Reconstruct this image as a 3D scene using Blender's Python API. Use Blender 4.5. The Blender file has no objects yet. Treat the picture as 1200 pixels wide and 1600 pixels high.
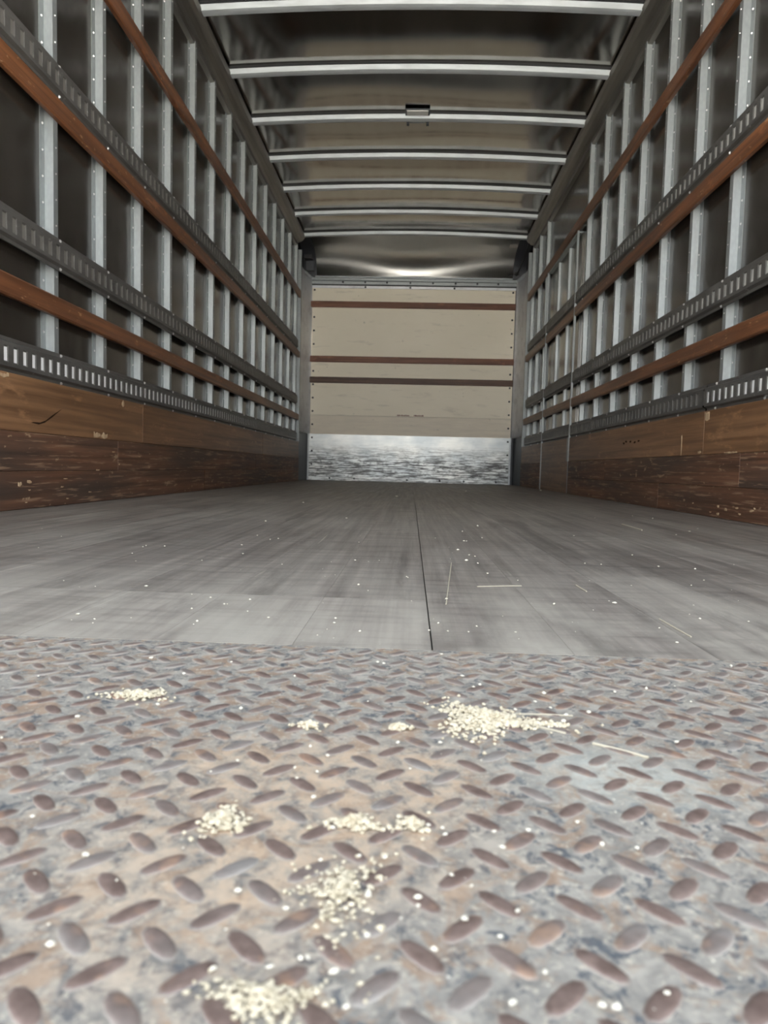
import bpy, bmesh, math, random
from mathutils import Matrix, Vector, noise
random.seed(7)
C = bpy.context.scene.collection
sc = bpy.context.scene
PI = math.pi

# ------------------------------------------------------------------ camera
CAM = Vector((0.0243, 0.0, 0.1558))
F_PX = 1060.0
def cam_axes(p, y, r):
    fwd = Vector((math.sin(y) * math.cos(p), math.cos(y) * math.cos(p), -math.sin(p)))
    right = Vector((math.cos(y), -math.sin(y), 0))
    up = right.cross(fwd)
    return right * math.cos(r) + up * math.sin(r), up * math.cos(r) - right * math.sin(r), fwd
cr, cu, cf = cam_axes(math.radians(3.6966), math.radians(-2.1909), math.radians(1.4367))
cam_d = bpy.data.cameras.new('camera')
cam = bpy.data.objects.new('camera', cam_d)
C.objects.link(cam)
m = Matrix.Identity(4)
for i in range(3):
    m[i][0], m[i][1], m[i][2], m[i][3] = cr[i], cu[i], -cf[i], CAM[i]
cam.matrix_world = m
cam_d.sensor_fit = 'VERTICAL'
cam_d.sensor_height = 36.0
cam_d.lens = F_PX / 1600.0 * 36.0
cam_d.clip_start = 0.01
cam_d.dof.use_dof = True
cam_d.dof.focus_distance = 1.1
cam_d.dof.aperture_fstop = 12.5
sc.camera = cam

# ------------------------------------------------------------------ world, sun, exposure
w = bpy.data.worlds.new('sky')
sc.world = w
w.use_nodes = True
nt = w.node_tree
nt.nodes.clear()
tc = nt.nodes.new('ShaderNodeTexCoord')
sp = nt.nodes.new('ShaderNodeSeparateXYZ')
rp = nt.nodes.new('ShaderNodeValToRGB')
cl = nt.nodes.new('ShaderNodeTexNoise')
cl.inputs['Scale'].default_value = 3.0
cl.inputs['Detail'].default_value = 5.0
mx = nt.nodes.new('ShaderNodeMix'); mx.data_type = 'RGBA'
cr2 = nt.nodes.new('ShaderNodeValToRGB')
cr2.color_ramp.elements[0].position = 0.45
cr2.color_ramp.elements[1].position = 0.7
bg = nt.nodes.new('ShaderNodeBackground')
ow = nt.nodes.new('ShaderNodeOutputWorld')
e = rp.color_ramp.elements
e[0].position = 0.0; e[0].color = (1.0, 0.98, 0.94, 1)
e[1].position = 0.9; e[1].color = (0.20, 0.25, 0.33, 1)
n_ = e.new(0.22); n_.color = (0.86, 0.88, 0.90, 1)
n_ = e.new(0.5); n_.color = (0.40, 0.45, 0.52, 1)
nt.links.new(tc.outputs['Generated'], sp.inputs[0])
nt.links.new(sp.outputs['Z'], rp.inputs[0])
nt.links.new(tc.outputs['Generated'], cl.inputs['Vector'])
nt.links.new(cl.outputs['Fac'], cr2.inputs[0])
nt.links.new(cr2.outputs['Color'], mx.inputs[0])
nt.links.new(rp.outputs['Color'], mx.inputs[6])
mx.inputs[7].default_value = (0.62, 0.62, 0.62, 1)
nt.links.new(mx.outputs[2], bg.inputs['Color'])
bg.inputs['Strength'].default_value = 2.5
nt.links.new(bg.outputs[0], ow.inputs['Surface'])

sun_d = bpy.data.lights.new('sun', 'SUN')
sun_d.energy = 30.0
sun_d.angle = math.radians(1.0)
sun_d.color = (1.0, 0.95, 0.87)
sun = bpy.data.objects.new('sun', sun_d)
sun.rotation_euler = Vector((0.35, -0.85, -1.05)).to_track_quat('-Z', 'Y').to_euler()
sun.location = (-3, 8, 12)
C.objects.link(sun)

sc.view_settings.view_transform = 'Standard'
sc.view_settings.look = 'None'
sc.view_settings.gamma = 1.0
sc.view_settings.use_curve_mapping = False
sc.view_settings.exposure = 1.5
sc.cycles.max_bounces = 14
sc.cycles.diffuse_bounces = 8
sc.cycles.glossy_bounces = 8
sc.cycles.sample_clamp_indirect = 12.0
sc.cycles.use_denoising = True

# ------------------------------------------------------------------ node helpers
class NM:
    """small wrapper to write a procedural material"""
    def __init__(s, name, rough=0.6, metal=0.0, spec=0.5):
        s.m = bpy.data.materials.new(name); s.m.use_nodes = True
        s.t = s.m.node_tree; s.b = s.t.nodes['Principled BSDF']
        s.b.inputs['Roughness'].default_value = rough
        s.b.inputs['Metallic'].default_value = metal
        s.b.inputs['Specular IOR Level'].default_value = spec
        s.co = s.t.nodes.new('ShaderNodeTexCoord').outputs['Object']
        s.oi = s.t.nodes.new('ShaderNodeObjectInfo').outputs['Random']
    def L(s, a, b): s.t.links.new(a, b)
    def mapping(s, scale=(1, 1, 1), shift=True, loc=(0, 0, 0), co=None):
        mp = s.t.nodes.new('ShaderNodeMapping')
        mp.inputs['Scale'].default_value = scale
        mp.inputs['Location'].default_value = loc
        s.L(co or s.co, mp.inputs['Vector'])
        if shift:
            v = s.t.nodes.new('ShaderNodeVectorMath'); v.operation = 'ADD'
            k = s.t.nodes.new('ShaderNodeMath'); k.operation = 'MULTIPLY'; k.inputs[1].default_value = 37.0
            s.L(s.oi, k.inputs[0]); s.L(mp.outputs[0], v.inputs[0]); s.L(k.outputs[0], v.inputs[1])
            return v.outputs[0]
        return mp.outputs[0]
    def noise(s, vec, scale=5, detail=4, rough=0.55, dist=0.0):
        n = s.t.nodes.new('ShaderNodeTexNoise')
        n.inputs['Scale'].default_value = scale; n.inputs['Detail'].default_value = detail
        n.inputs['Roughness'].default_value = rough; n.inputs['Distortion'].default_value = dist
        s.L(vec, n.inputs['Vector']); return n.outputs['Fac']
    def ramp(s, fac, lo, hi, a=0.0, b=1.0):
        r = s.t.nodes.new('ShaderNodeMapRange')
        r.inputs[1].default_value = lo; r.inputs[2].default_value = hi
        r.inputs[3].default_value = a; r.inputs[4].default_value = b
        s.L(fac, r.inputs[0]); return r.outputs[0]
    def cmix(s, fac, a, b, mode='MIX'):
        x = s.t.nodes.new('ShaderNodeMix'); x.data_type = 'RGBA'; x.blend_type = mode
        for k, v in ((0, fac), (6, a), (7, b)):
            if isinstance(v, bpy.types.NodeSocket): s.L(v, x.inputs[k])
            elif isinstance(v, (int, float)): x.inputs[k].default_value = v
            else: x.inputs[k].default_value = (*v, 1)
        return x.outputs[2]
    def math(s, op, a, b):
        x = s.t.nodes.new('ShaderNodeMath'); x.operation = op
        for k, v in ((0, a), (1, b)):
            if isinstance(v, bpy.types.NodeSocket): s.L(v, x.inputs[k])
            else: x.inputs[k].default_value = v
        x.use_clamp = op in ('ADD', 'SUBTRACT')
        return x.outputs[0]
    def blob(s, cx, cy, rx, ry, soft=0.5, wob=None):
        """mask around a fixed place of the thing (object space), 1 inside"""
        mp = s.mapping((1 / rx, 1 / ry, 0), False, (-cx / rx, -cy / ry, 0))
        ln = s.t.nodes.new('ShaderNodeVectorMath'); ln.operation = 'LENGTH'
        s.L(mp, ln.inputs[0])
        d = ln.outputs['Value']
        if wob is not None:
            d = s.addw(d, wob)
        return s.ramp(d, 1.0 - soft, 1.0 + soft, 1.0, 0.0)
    def addw(s, d, wob):
        x = s.t.nodes.new('ShaderNodeMath'); x.operation = 'MULTIPLY_ADD'
        s.L(wob, x.inputs[0]); x.inputs[1].default_value = 1.6; x.inputs[2].default_value = -0.8
        y = s.t.nodes.new('ShaderNodeMath'); y.operation = 'ADD'
        s.L(d, y.inputs[0]); s.L(x.outputs[0], y.inputs[1])
        return y.outputs[0]
    def bump(s, h, strength=0.2, dist=0.002):
        b = s.t.nodes.new('ShaderNodeBump')
        b.inputs['Strength'].default_value = strength; b.inputs['Distance'].default_value = dist
        s.L(h, b.inputs['Height']); s.L(b.outputs[0], s.b.inputs['Normal'])
    def color(s, c):
        if isinstance(c, bpy.types.NodeSocket): s.L(c, s.b.inputs['Base Color'])
        else: s.b.inputs['Base Color'].default_value = (*c, 1)
    def rough(s, f): s.L(f, s.b.inputs['Roughness'])

def axis_scale(axis, along, across):
    v = [across] * 3; v['xyz'.index(axis)] = along; return tuple(v)

def wood(name, axis, dark, light, worn, wear=0.72, rough=0.5, spec=0.4):
    M = NM(name, rough, 0, spec)
    g = M.noise(M.mapping(axis_scale(axis, 1.2, 45)), 1.0, 6, 0.6, 0.3)
    big = M.noise(M.mapping(axis_scale(axis, 1.5, 8)), 1.0, 4, 0.6)
    sp_ = M.noise(M.mapping(axis_scale(axis, 18, 60)), 1.0, 5, 0.65)
    c = M.cmix(M.ramp(g, 0.38, 0.62), tuple(x * 0.8 for x in dark), light)
    c = M.cmix(M.ramp(big, 0.35, 0.75, 0, 0.55), c, tuple(x * 0.45 for x in dark))
    c = M.cmix(M.ramp(sp_, wear, wear + 0.06, 0, 0.8), c, worn)
    kn = M.noise(M.mapping(axis_scale(axis, 5, 16)), 1.0, 5, 0.7)
    c = M.cmix(M.ramp(kn, 0.58, 0.72, 0, 0.6), c, tuple(min(1, x * 1.7) for x in light))
    M.color(c); M.bump(g, 0.3, 0.002); return M.m

# ------------------------------------------------------------------ materials
MAT = {}
def build_materials():
    # mill finish aluminium side skin
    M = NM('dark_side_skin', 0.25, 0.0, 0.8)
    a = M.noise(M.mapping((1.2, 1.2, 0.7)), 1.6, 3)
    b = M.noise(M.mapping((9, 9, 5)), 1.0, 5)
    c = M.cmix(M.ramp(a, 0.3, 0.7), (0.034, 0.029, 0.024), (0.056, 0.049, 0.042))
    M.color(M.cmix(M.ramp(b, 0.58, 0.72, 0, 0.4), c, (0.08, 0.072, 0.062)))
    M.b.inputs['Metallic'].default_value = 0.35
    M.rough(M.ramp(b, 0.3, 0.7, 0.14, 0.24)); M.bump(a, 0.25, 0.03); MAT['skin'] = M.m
    M = NM('aluminium_roof', 0.12, 1.0)
    a = M.noise(M.mapping((0.9, 2.2, 1)), 1.3, 2)
    b = M.noise(M.mapping((12, 2, 1)), 1.0, 4)
    M.color(M.cmix(M.ramp(b, 0.3, 0.7), (0.36, 0.34, 0.315), (0.43, 0.41, 0.38)))
    M.rough(M.ramp(b, 0.3, 0.75, 0.11, 0.17)); MAT['roof'] = M.m
    M = NM('door_skin', 0.22, 0.8); M.color((0.24, 0.235, 0.22)); MAT['door'] = M.m
    M = NM('aluminium_nose', 0.4, 1.0)
    b = M.noise(M.mapping((3, 12, 12)), 1.0, 4)
    M.color((0.84, 0.83, 0.80)); M.rough(M.ramp(b, 0.3, 0.7, 0.40, 0.5))
    tg = M.t.nodes.new('ShaderNodeTangent'); tg.direction_type = 'RADIAL'; tg.axis = 'X'
    M.L(tg.outputs[0], M.b.inputs['Tangent']); M.b.inputs['Anisotropic'].default_value = 0.85
    M.b.inputs['Anisotropic Rotation'].default_value = 0.25; MAT['nose'] = M.m
    # galvanised steel
    M = NM('galvanised_steel', 0.45, 0.55)
    v = M.t.nodes.new('ShaderNodeTexVoronoi'); v.inputs['Scale'].default_value = 90
    M.L(M.mapping((1, 1, 0.5)), v.inputs['Vector'])
    d = M.noise(M.mapping((20, 20, 6)), 1.0, 5)
    c = M.cmix(M.ramp(v.outputs['Distance'], 0, 0.9, 0.0, 0.5), (0.335, 0.36, 0.365), (0.24, 0.262, 0.268))
    c = M.cmix(M.ramp(d, 0.56, 0.7, 0, 0.6), c, (0.30, 0.31, 0.31))
    M.color(c); M.rough(M.ramp(d, 0.3, 0.7, 0.35, 0.55)); MAT['galv'] = M.m
    M = NM('roof_bow_steel', 0.42, 0.1)
    d = M.noise(M.mapping((6, 30, 30)), 1.0, 5)
    M.color(M.cmix(M.ramp(d, 0.4, 0.7), (0.56, 0.60, 0.625), (0.44, 0.47, 0.49))); MAT['bow'] = M.m
    M = NM('rail_aluminium', 0.42, 0.8)
    d = M.noise(M.mapping((20, 1.2, 20)), 1.0, 5)
    M.color(M.cmix(M.ramp(d, 0.4, 0.65), (0.21, 0.195, 0.172), (0.13, 0.12, 0.108))); MAT['rail'] = M.m
    M = NM('bright_bolt', 0.3, 0.8); M.color((0.8, 0.8, 0.8)); MAT['bolt'] = M.m
    # logistic track paint
    M = NM('grey_track_paint', 0.48, 0.15)
    d = M.noise(M.mapping((25, 6, 25)), 1.0, 6, 0.65)
    s2 = M.noise(M.mapping((60, 30, 60)), 1.0, 4)
    c = M.cmix(M.ramp(d, 0.35, 0.7), (0.066, 0.063, 0.059), (0.112, 0.108, 0.102))
    c = M.cmix(M.ramp(s2, 0.66, 0.74, 0, 0.5), c, (0.3, 0.29, 0.28))
    M.color(c); MAT['track'] = M.m
    M = NM('white_backing', 0.6); M.color((0.88, 0.89, 0.90)); MAT['white'] = M.m
    M = NM('dull_backing', 0.5, 0.3)
    M.color((0.20, 0.19, 0.175)); MAT['dull'] = M.m
    M = NM('pale_backing', 0.5, 0.3); M.color((0.55, 0.55, 0.53)); MAT['pale'] = M.m
    # wood
    MAT['slat'] = wood('slat_wood', 'y', (0.13, 0.050, 0.023), (0.24, 0.098, 0.042), (0.42, 0.26, 0.14), 0.63, 0.42)
    MAT['slat_x'] = wood('slat_wood_across', 'x', (0.15, 0.060, 0.034), (0.24, 0.10, 0.056), (0.45, 0.3, 0.2), 0.74)
    MAT['slat_dark'] = wood('dark_slat_wood', 'x', (0.085, 0.042, 0.026), (0.13, 0.068, 0.042), (0.35, 0.25, 0.18), 0.76)
    MAT['ply'] = wood('plywood_lining', 'y', (0.185, 0.094, 0.045), (0.265, 0.142, 0.070), (0.5, 0.34, 0.2), 0.80, 0.5)
    # scuffed lower boards
    M = NM('scuffed_board', 0.6, 0, 0.35)
    g = M.noise(M.mapping((40, 1.0, 50)), 1.0, 7, 0.65, 0.2)
    big = M.noise(M.mapping((3, 1.2, 9)), 1.0, 4)
    sc_ = M.noise(M.mapping((20, 5, 90)), 1.0, 6, 0.6)
    ch = M.noise(M.mapping((30, 16, 34)), 1.0, 5, 0.6)
    c = M.cmix(M.ramp(g, 0.34, 0.66), (0.072, 0.036, 0.022), (0.205, 0.098, 0.055))
    c = M.cmix(M.ramp(big, 0.42, 0.65, 0, 0.75), c, (0.055, 0.042, 0.034))
    c = M.cmix(M.ramp(sc_, 0.56, 0.63, 0, 0.75), c, (0.28, 0.18, 0.115))
    c = M.cmix(M.ramp(ch, 0.645, 0.69, 0, 0.8), c, (0.38, 0.27, 0.17))
    M.color(c); M.bump(g, 0.4, 0.003); MAT['scuff'] = M.m
    M = NM('raw_splintered_wood', 0.75, 0, 0.2)
    g = M.noise(M.mapping((60, 60, 6)), 1.0, 5)
    M.color(M.cmix(M.ramp(g, 0.3, 0.7), (0.32, 0.21, 0.12), (0.56, 0.42, 0.27))); MAT['raw'] = M.m
    M = NM('dark_crack', 0.9, 0, 0.1); M.color((0.03, 0.018, 0.012)); MAT['crack'] = M.m
    # cargo floor
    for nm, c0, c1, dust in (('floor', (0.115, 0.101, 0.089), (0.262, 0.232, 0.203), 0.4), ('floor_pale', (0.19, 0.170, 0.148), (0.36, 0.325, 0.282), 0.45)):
        M = NM('cargo_' + nm, 0.6, 0, 0.4)
        g = M.noise(M.mapping((55, 1.5, 1)), 1.0, 7, 0.65, 0.15)
        cr_ = M.noise(M.mapping((6, 55, 1)), 1.0, 5, 0.6)
        big = M.noise(M.mapping((5, 1.6, 1)), 1.0, 5, 0.6)
        scr = M.noise(M.mapping((90, 3, 1)), 1.0, 3, 0.5, 0.5)
        spk = M.noise(M.mapping((160, 160, 1)), 1.0, 2)
        c = M.cmix(M.ramp(g, 0.32, 0.68), c0, c1)
        c = M.cmix(M.ramp(cr_, 0.47, 0.68, 0, 0.6), c, tuple(x * 0.6 for x in c0))
        c = M.cmix(M.ramp(big, 0.45, 0.72, 0, dust), c, (0.38, 0.355, 0.305))
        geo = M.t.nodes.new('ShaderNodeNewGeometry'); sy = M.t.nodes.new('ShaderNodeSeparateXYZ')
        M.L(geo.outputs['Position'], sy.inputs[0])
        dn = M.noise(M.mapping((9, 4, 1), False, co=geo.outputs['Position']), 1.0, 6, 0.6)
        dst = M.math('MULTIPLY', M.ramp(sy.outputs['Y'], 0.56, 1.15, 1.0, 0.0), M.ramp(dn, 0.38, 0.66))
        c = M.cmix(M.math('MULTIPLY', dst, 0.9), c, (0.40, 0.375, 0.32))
        c = M.cmix(M.ramp(scr, 0.70, 0.76, 0, 0.35), c, (0.5, 0.47, 0.38))
        c = M.cmix(M.ramp(spk, 0.70, 0.76, 0, 0.5), c, (0.48, 0.45, 0.39))
        dk = M.noise(M.mapping((14, 2.5, 1)), 1.0, 6, 0.7)
        c = M.cmix(M.ramp(dk, 0.55, 0.68, 0, 0.5), c, tuple(x * 0.6 for x in c0))
        M.color(c); M.rough(M.ramp(big, 0.3, 0.7, 0.42, 0.65)); M.bump(g, 0.25, 0.0015); MAT[nm] = M.m
    # tread plate steel
    M = NM('worn_tread_steel', 0.5, 0.25, 0.5)
    n1 = M.noise(M.mapping((1, 1, 0), False), 75, 7, 0.7, 0.6)
    n2 = M.noise(M.mapping((1, 1, 0), False, (3.1, 1.7, 0)), 95, 6, 0.68, 0.8)
    n3 = M.noise(M.mapping((1, 1, 0), False, (7.3, 4.4, 0)), 48, 6, 0.68, 0.8)
    n4 = M.noise(M.mapping((1, 1, 0), False, (1.3, 9.4, 0)), 260, 5, 0.7)
    nb = M.noise(M.mapping((1, 1, 0), False, (5.3, 2.4, 0)), 14, 4, 0.55)
    c = M.cmix(M.ramp(n1, 0.38, 0.62), (0.235, 0.226, 0.208), (0.425, 0.40, 0.35))
    c = M.cmix(M.ramp(n2, 0.53, 0.60, 0, 0.8), c, (0.072, 0.09, 0.112))
    c = M.cmix(M.ramp(n3, 0.50, 0.61, 0, 0.75), c, (0.36, 0.245, 0.165))
    c = M.cmix(M.ramp(n4, 0.55, 0.64, 0, 0.75), c, (0.60, 0.55, 0.45))
    tan = M.math('ADD', M.blob(-0.035, 0.20, 0.075, 0.075, 0.5, nb), M.blob(0.0, 0.255, 0.06, 0.04, 0.5, nb))
    tn = M.math('MULTIPLY', tan, M.ramp(n1, 0.36, 0.6))
    c = M.cmix(M.math('MULTIPLY', tn, 0.8), c, (0.58, 0.44, 0.31))
    pale = M.math('MULTIPLY', M.blob(0.135, 0.268, 0.045, 0.03, 0.6, nb), M.ramp(n2, 0.35, 0.6))
    c = M.cmix(M.math('MULTIPLY', pale, 0.85), c, (0.56, 0.57, 0.51))
    M.color(c); M.rough(M.ramp(n1, 0.3, 0.7, 0.40, 0.6))
    M.bump(M.math('ADD', n4, n1), 0.6, 0.0012); MAT['tread'] = M.m
    M = NM('rubbed_brown_lug', 0.5, 0.3)
    n1 = M.noise(M.mapping((1, 1, 1)), 130, 4)
    n2 = M.noise(M.mapping((1, 1, 1)), 50, 3)
    c = M.cmix(M.ramp(n1, 0.35, 0.65), (0.14, 0.098, 0.083), (0.225, 0.165, 0.142))
    c = M.cmix(M.ramp(n2, 0.58, 0.7, 0, 0.8), c, (0.38, 0.24, 0.16))
    gl = M.math('MULTIPLY', M.ramp(M.oi, 0.45, 0.9, 0, 0.75), M.ramp(n2, 0.35, 0.6, 1.0, 0.3))
    c = M.cmix(gl, c, (0.28, 0.272, 0.255))
    zs = M.t.nodes.new('ShaderNodeSeparateXYZ'); M.L(M.co, zs.inputs[0])
    c = M.cmix(M.ramp(zs.outputs['Z'], 0.0001, 0.00045, 0.45, 0.0), c, (0.46, 0.44, 0.39))
    M.color(c); M.bump(n1, 0.3, 0.0006); MAT['lug'] = M.m
    # front wall
    M = NM('cream_panel', 0.5, 0, 0.4)
    a = M.noise(M.mapping((1.0, 1, 2.0)), 1.5, 4)
    b = M.noise(M.mapping((4, 4, 26)), 1.0, 5, 0.6)
    k = M.noise(M.mapping((22, 22, 22)), 1.0, 3)
    c = M.cmix(M.ramp(a, 0.3, 0.7), (0.80, 0.735, 0.60), (0.85, 0.785, 0.65))
    c = M.cmix(M.ramp(b, 0.60, 0.74, 0, 0.35), c, (0.40, 0.36, 0.30))
    c = M.cmix(M.ramp(k, 0.72, 0.76, 0, 0.45), c, (0.25, 0.23, 0.2))
    M.color(c); MAT['cream'] = M.m
    M = NM('cream_panel_lower', 0.5, 0, 0.4)
    b = M.noise(M.mapping((4, 4, 30)), 1.0, 5, 0.6)
    k = M.noise(M.mapping((14, 14, 22)), 1.0, 3)
    c = M.cmix(M.ramp(b, 0.35, 0.7), (0.79, 0.715, 0.59), (0.70, 0.63, 0.525))
    c = M.cmix(M.ramp(k, 0.68, 0.74, 0, 0.5), c, (0.3, 0.27, 0.24))
    M.color(c); MAT['cream_low'] = M.m
    M = NM('scuffed_kick_plate', 0.38, 0.45)
    a = M.noise(M.mapping((4.5, 1, 75)), 1.0, 9, 0.75, 0.15)
    b = M.noise(M.mapping((14, 1, 42)), 1.0, 9, 0.78)
    bl = M.noise(M.mapping((3, 1, 5)), 1.0, 4)
    sepz = M.t.nodes.new('ShaderNodeSeparateXYZ'); M.L(M.co, sepz.inputs[0])
    low = M.ramp(sepz.outputs['Z'], 0.16, -0.04, 0.05, 1.0)
    mk = M.math('MULTIPLY', low, M.ramp(a, 0.47, 0.53, 0, 1))
    mk2 = M.math('MULTIPLY', low, M.ramp(b, 0.52, 0.57, 0, 1))
    c = M.cmix(M.ramp(bl, 0.35, 0.65), (0.53, 0.575, 0.59), (0.78, 0.79, 0.76))
    c = M.cmix(M.math('MULTIPLY', mk, 0.95), c, (0.05, 0.05, 0.049))
    c = M.cmix(M.math('MULTIPLY', mk2, 0.8), c, (0.09, 0.09, 0.09))
    M.color(c); MAT['kick'] = M.m
    M = NM('corner_post_paint', 0.4, 0.25)
    b = M.noise(M.mapping((10, 10, 10)), 1.0, 4)
    M.color(M.cmix(M.ramp(b, 0.5, 0.75), (0.74, 0.75, 0.78), (0.52, 0.52, 0.55))); MAT['post'] = M.m
    M = NM('dark_steel', 0.5, 0.3); M.color((0.055, 0.06, 0.068)); MAT['dark'] = M.m
    M = NM('gusset_paint', 0.5, 0.2); M.color((0.05, 0.053, 0.062)); MAT['gusset'] = M.m
    M = NM('black_rubber', 0.6); M.color((0.012, 0.012, 0.014)); MAT['black'] = M.m
    M = NM('clear_lens', 0.25); M.color((0.6, 0.6, 0.58)); MAT['lens'] = M.m
    M = NM('faded_red_ink', 0.8, 0, 0.1); M.color((0.20, 0.09, 0.08)); MAT['ink'] = M.m
    M = NM('label_paper', 0.6); M.color((0.55, 0.55, 0.52)); MAT['paper'] = M.m
    # crumbs
    M = NM('cream_crumb', 0.9, 0, 0.1)
    k = M.noise(M.mapping((1, 1, 1)), 240, 2)
    M.color(M.cmix(M.ramp(k, 0.35, 0.65), (0.43, 0.38, 0.275), (0.60, 0.545, 0.42))); MAT['crumb'] = M.m
    M = NM('white_crumb', 0.9, 0, 0.1); M.color((0.66, 0.63, 0.53)); MAT['white_crumb'] = M.m
    M = NM('straw', 0.6); M.color((0.42, 0.385, 0.30)); MAT['straw'] = M.m
    # outside
    M = NM('pale_concrete_yard', 0.85, 0, 0.3)
    a = M.noise(M.mapping((1, 1, 0), False), 0.8, 6)
    M.color(M.cmix(M.ramp(a, 0.3, 0.7), (0.47, 0.46, 0.43), (0.54, 0.53, 0.50))); MAT['yard'] = M.m
build_materials()

# ------------------------------------------------------------------ mesh helpers
class MB:
    def __init__(s): s.v = []; s.f = []
    def add(s, vs, fs):
        o = len(s.v); s.v += [tuple(p) for p in vs]; s.f += [tuple(i + o for i in f) for f in fs]; return s
    def box(s, x0, x1, y0, y1, z0, z1):
        return s.add([(x, y, z) for x in (x0, x1) for y in (y0, y1) for z in (z0, z1)],
                     [(0, 1, 3, 2), (4, 6, 7, 5), (0, 4, 5, 1), (2, 3, 7, 6), (0, 2, 6, 4), (1, 5, 7, 3)])
    def prism(s, prof, fn, t0, t1, caps=True):
        """closed profile (a,b) swept from t0 to t1; fn(a,b,t)->xyz"""
        n = len(prof)
        vs = [fn(a, b, t) for t in (t0, t1) for a, b in prof]
        fs = [(i, (i + 1) % n, n + (i + 1) % n, n + i) for i in range(n)]
        if caps: fs += [tuple(range(n))[::-1], tuple(range(n, 2 * n))]
        return s.add(vs, fs)
    def strip(s, prof, fn, t0, t1):
        n = len(prof)
        vs = [fn(a, b, t) for t in (t0, t1) for a, b in prof]
        return s.add(vs, [(i, i + 1, n + i + 1, n + i) for i in range(n - 1)])
    def tube(s, pts, r, seg=8):
        pts = [Vector(p) for p in pts]; rings = []
        for i, p in enumerate(pts):
            d = (pts[min(i + 1, len(pts) - 1)] - pts[max(i - 1, 0)]).normalized()
            a = d.orthogonal().normalized(); b = d.cross(a)
            rings.append([p + a * r * math.cos(2 * PI * k / seg) + b * r * math.sin(2 * PI * k / seg) for k in range(seg)])
        vs = [q for rg in rings for q in rg]; fs = []
        for i in range(len(rings) - 1):
            for k in range(seg):
                fs.append((i * seg + k, i * seg + (k + 1) % seg, (i + 1) * seg + (k + 1) % seg, (i + 1) * seg + k))
        fs += [tuple(range(seg))[::-1], tuple(range((len(rings) - 1) * seg, len(rings) * seg))]
        return s.add(vs, fs)
    def mesh(s, name, mat, smooth=False, off=(0, 0, 0)):
        me = bpy.data.meshes.new(name)
        me.from_pydata([(x - off[0], y - off[1], z - off[2]) for x, y, z in s.v], [], s.f)
        bm = bmesh.new(); bm.from_mesh(me)
        bmesh.ops.recalc_face_normals(bm, faces=bm.faces)
        bm.to_mesh(me); bm.free()
        me.materials.append(mat)
        if smooth:
            for p in me.polygons: p.use_smooth = True
        me.update(); return me

def obj(name, mb, mat, parent=None, smooth=False, bevel=0.0, base=False):
    """one mesh object whose origin lies at the middle of its own bounds (or at its base)"""
    xs, ys, zs = zip(*mb.v)
    o0 = Vector(((min(xs) + max(xs)) / 2, (min(ys) + max(ys)) / 2, min(zs) if base else (min(zs) + max(zs)) / 2))
    o = bpy.data.objects.new(name, mb.mesh(name, mat, smooth, o0))
    C.objects.link(o)
    place(o, o0, parent)
    if bevel:
        b = o.modifiers.new('bevel', 'BEVEL'); b.width = bevel; b.segments = 2; b.limit_method = 'ANGLE'
    return o
def world_of(o):
    p = Vector(o.location)
    while o.parent: o = o.parent; p = p + Vector(o.location)
    return p
def place(o, loc, parent=None):
    loc = Vector(loc)
    if parent is not None:
        o.parent = parent; loc = loc - world_of(parent)
    o.location = loc
def share(name, me, loc, parent=None, rz=0.0):
    o = bpy.data.objects.new(name, me); C.objects.link(o); place(o, loc, parent)
    if rz: o.rotation_euler.z = rz
    return o
def tag(o, label, cat, group=None, kind=None):
    o['label'] = label; o['category'] = cat
    if group: o['group'] = group
    if kind: o['kind'] = kind
    return o
def structure(o): o['kind'] = 'structure'; return o
def empty(name, loc):
    o = bpy.data.objects.new(name, None); o.empty_display_size = 0.05
    o.location = loc; C.objects.link(o); return o

# ------------------------------------------------------------------ dimensions
WX = 1.176            # inner face of tracks, slats and linings
SX = 1.196            # stud faces
KX = 1.226            # side skin
Y0, Y1 = 0.46, 7.20   # side walls
YE = 7.70             # front wall face
FLY = 0.58            # start of the wooden floor
ZR = 2.515            # roof sheet at the sides

# ------------------------------------------------------------------ ground, floor
ground = structure(obj('ground', MB().box(-45, 45, -60, 45, -1.4, -1.2), MAT['yard']))

floor = structure(obj('floor', MB().box(-KX, KX, FLY, YE + 0.12, -0.09, -0.0185), MAT['dark']))
seams = sorted([0.047 + 0.1222 * k for k in range(-10, 10)])
xs = [-KX + 0.002] + [s for s in seams if -1.2 < s < 1.2] + [KX - 0.002]
for i in range(len(xs) - 1):
    a, b = xs[i], xs[i + 1]
    gl = 0.0007 if abs(a - 0.047) < 1e-6 else 0.00015
    gr = 0.0007 if abs(b - 0.047) < 1e-6 else 0.00015
    dz = random.uniform(-0.00015, 0.0)
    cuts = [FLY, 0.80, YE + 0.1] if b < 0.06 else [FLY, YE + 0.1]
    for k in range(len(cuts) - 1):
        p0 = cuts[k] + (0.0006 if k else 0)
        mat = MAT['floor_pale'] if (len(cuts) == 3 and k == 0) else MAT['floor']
        obj('floor_board', MB().box(a + gl, b - gr, p0, cuts[k + 1], -0.018, dz), mat, floor)

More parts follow.
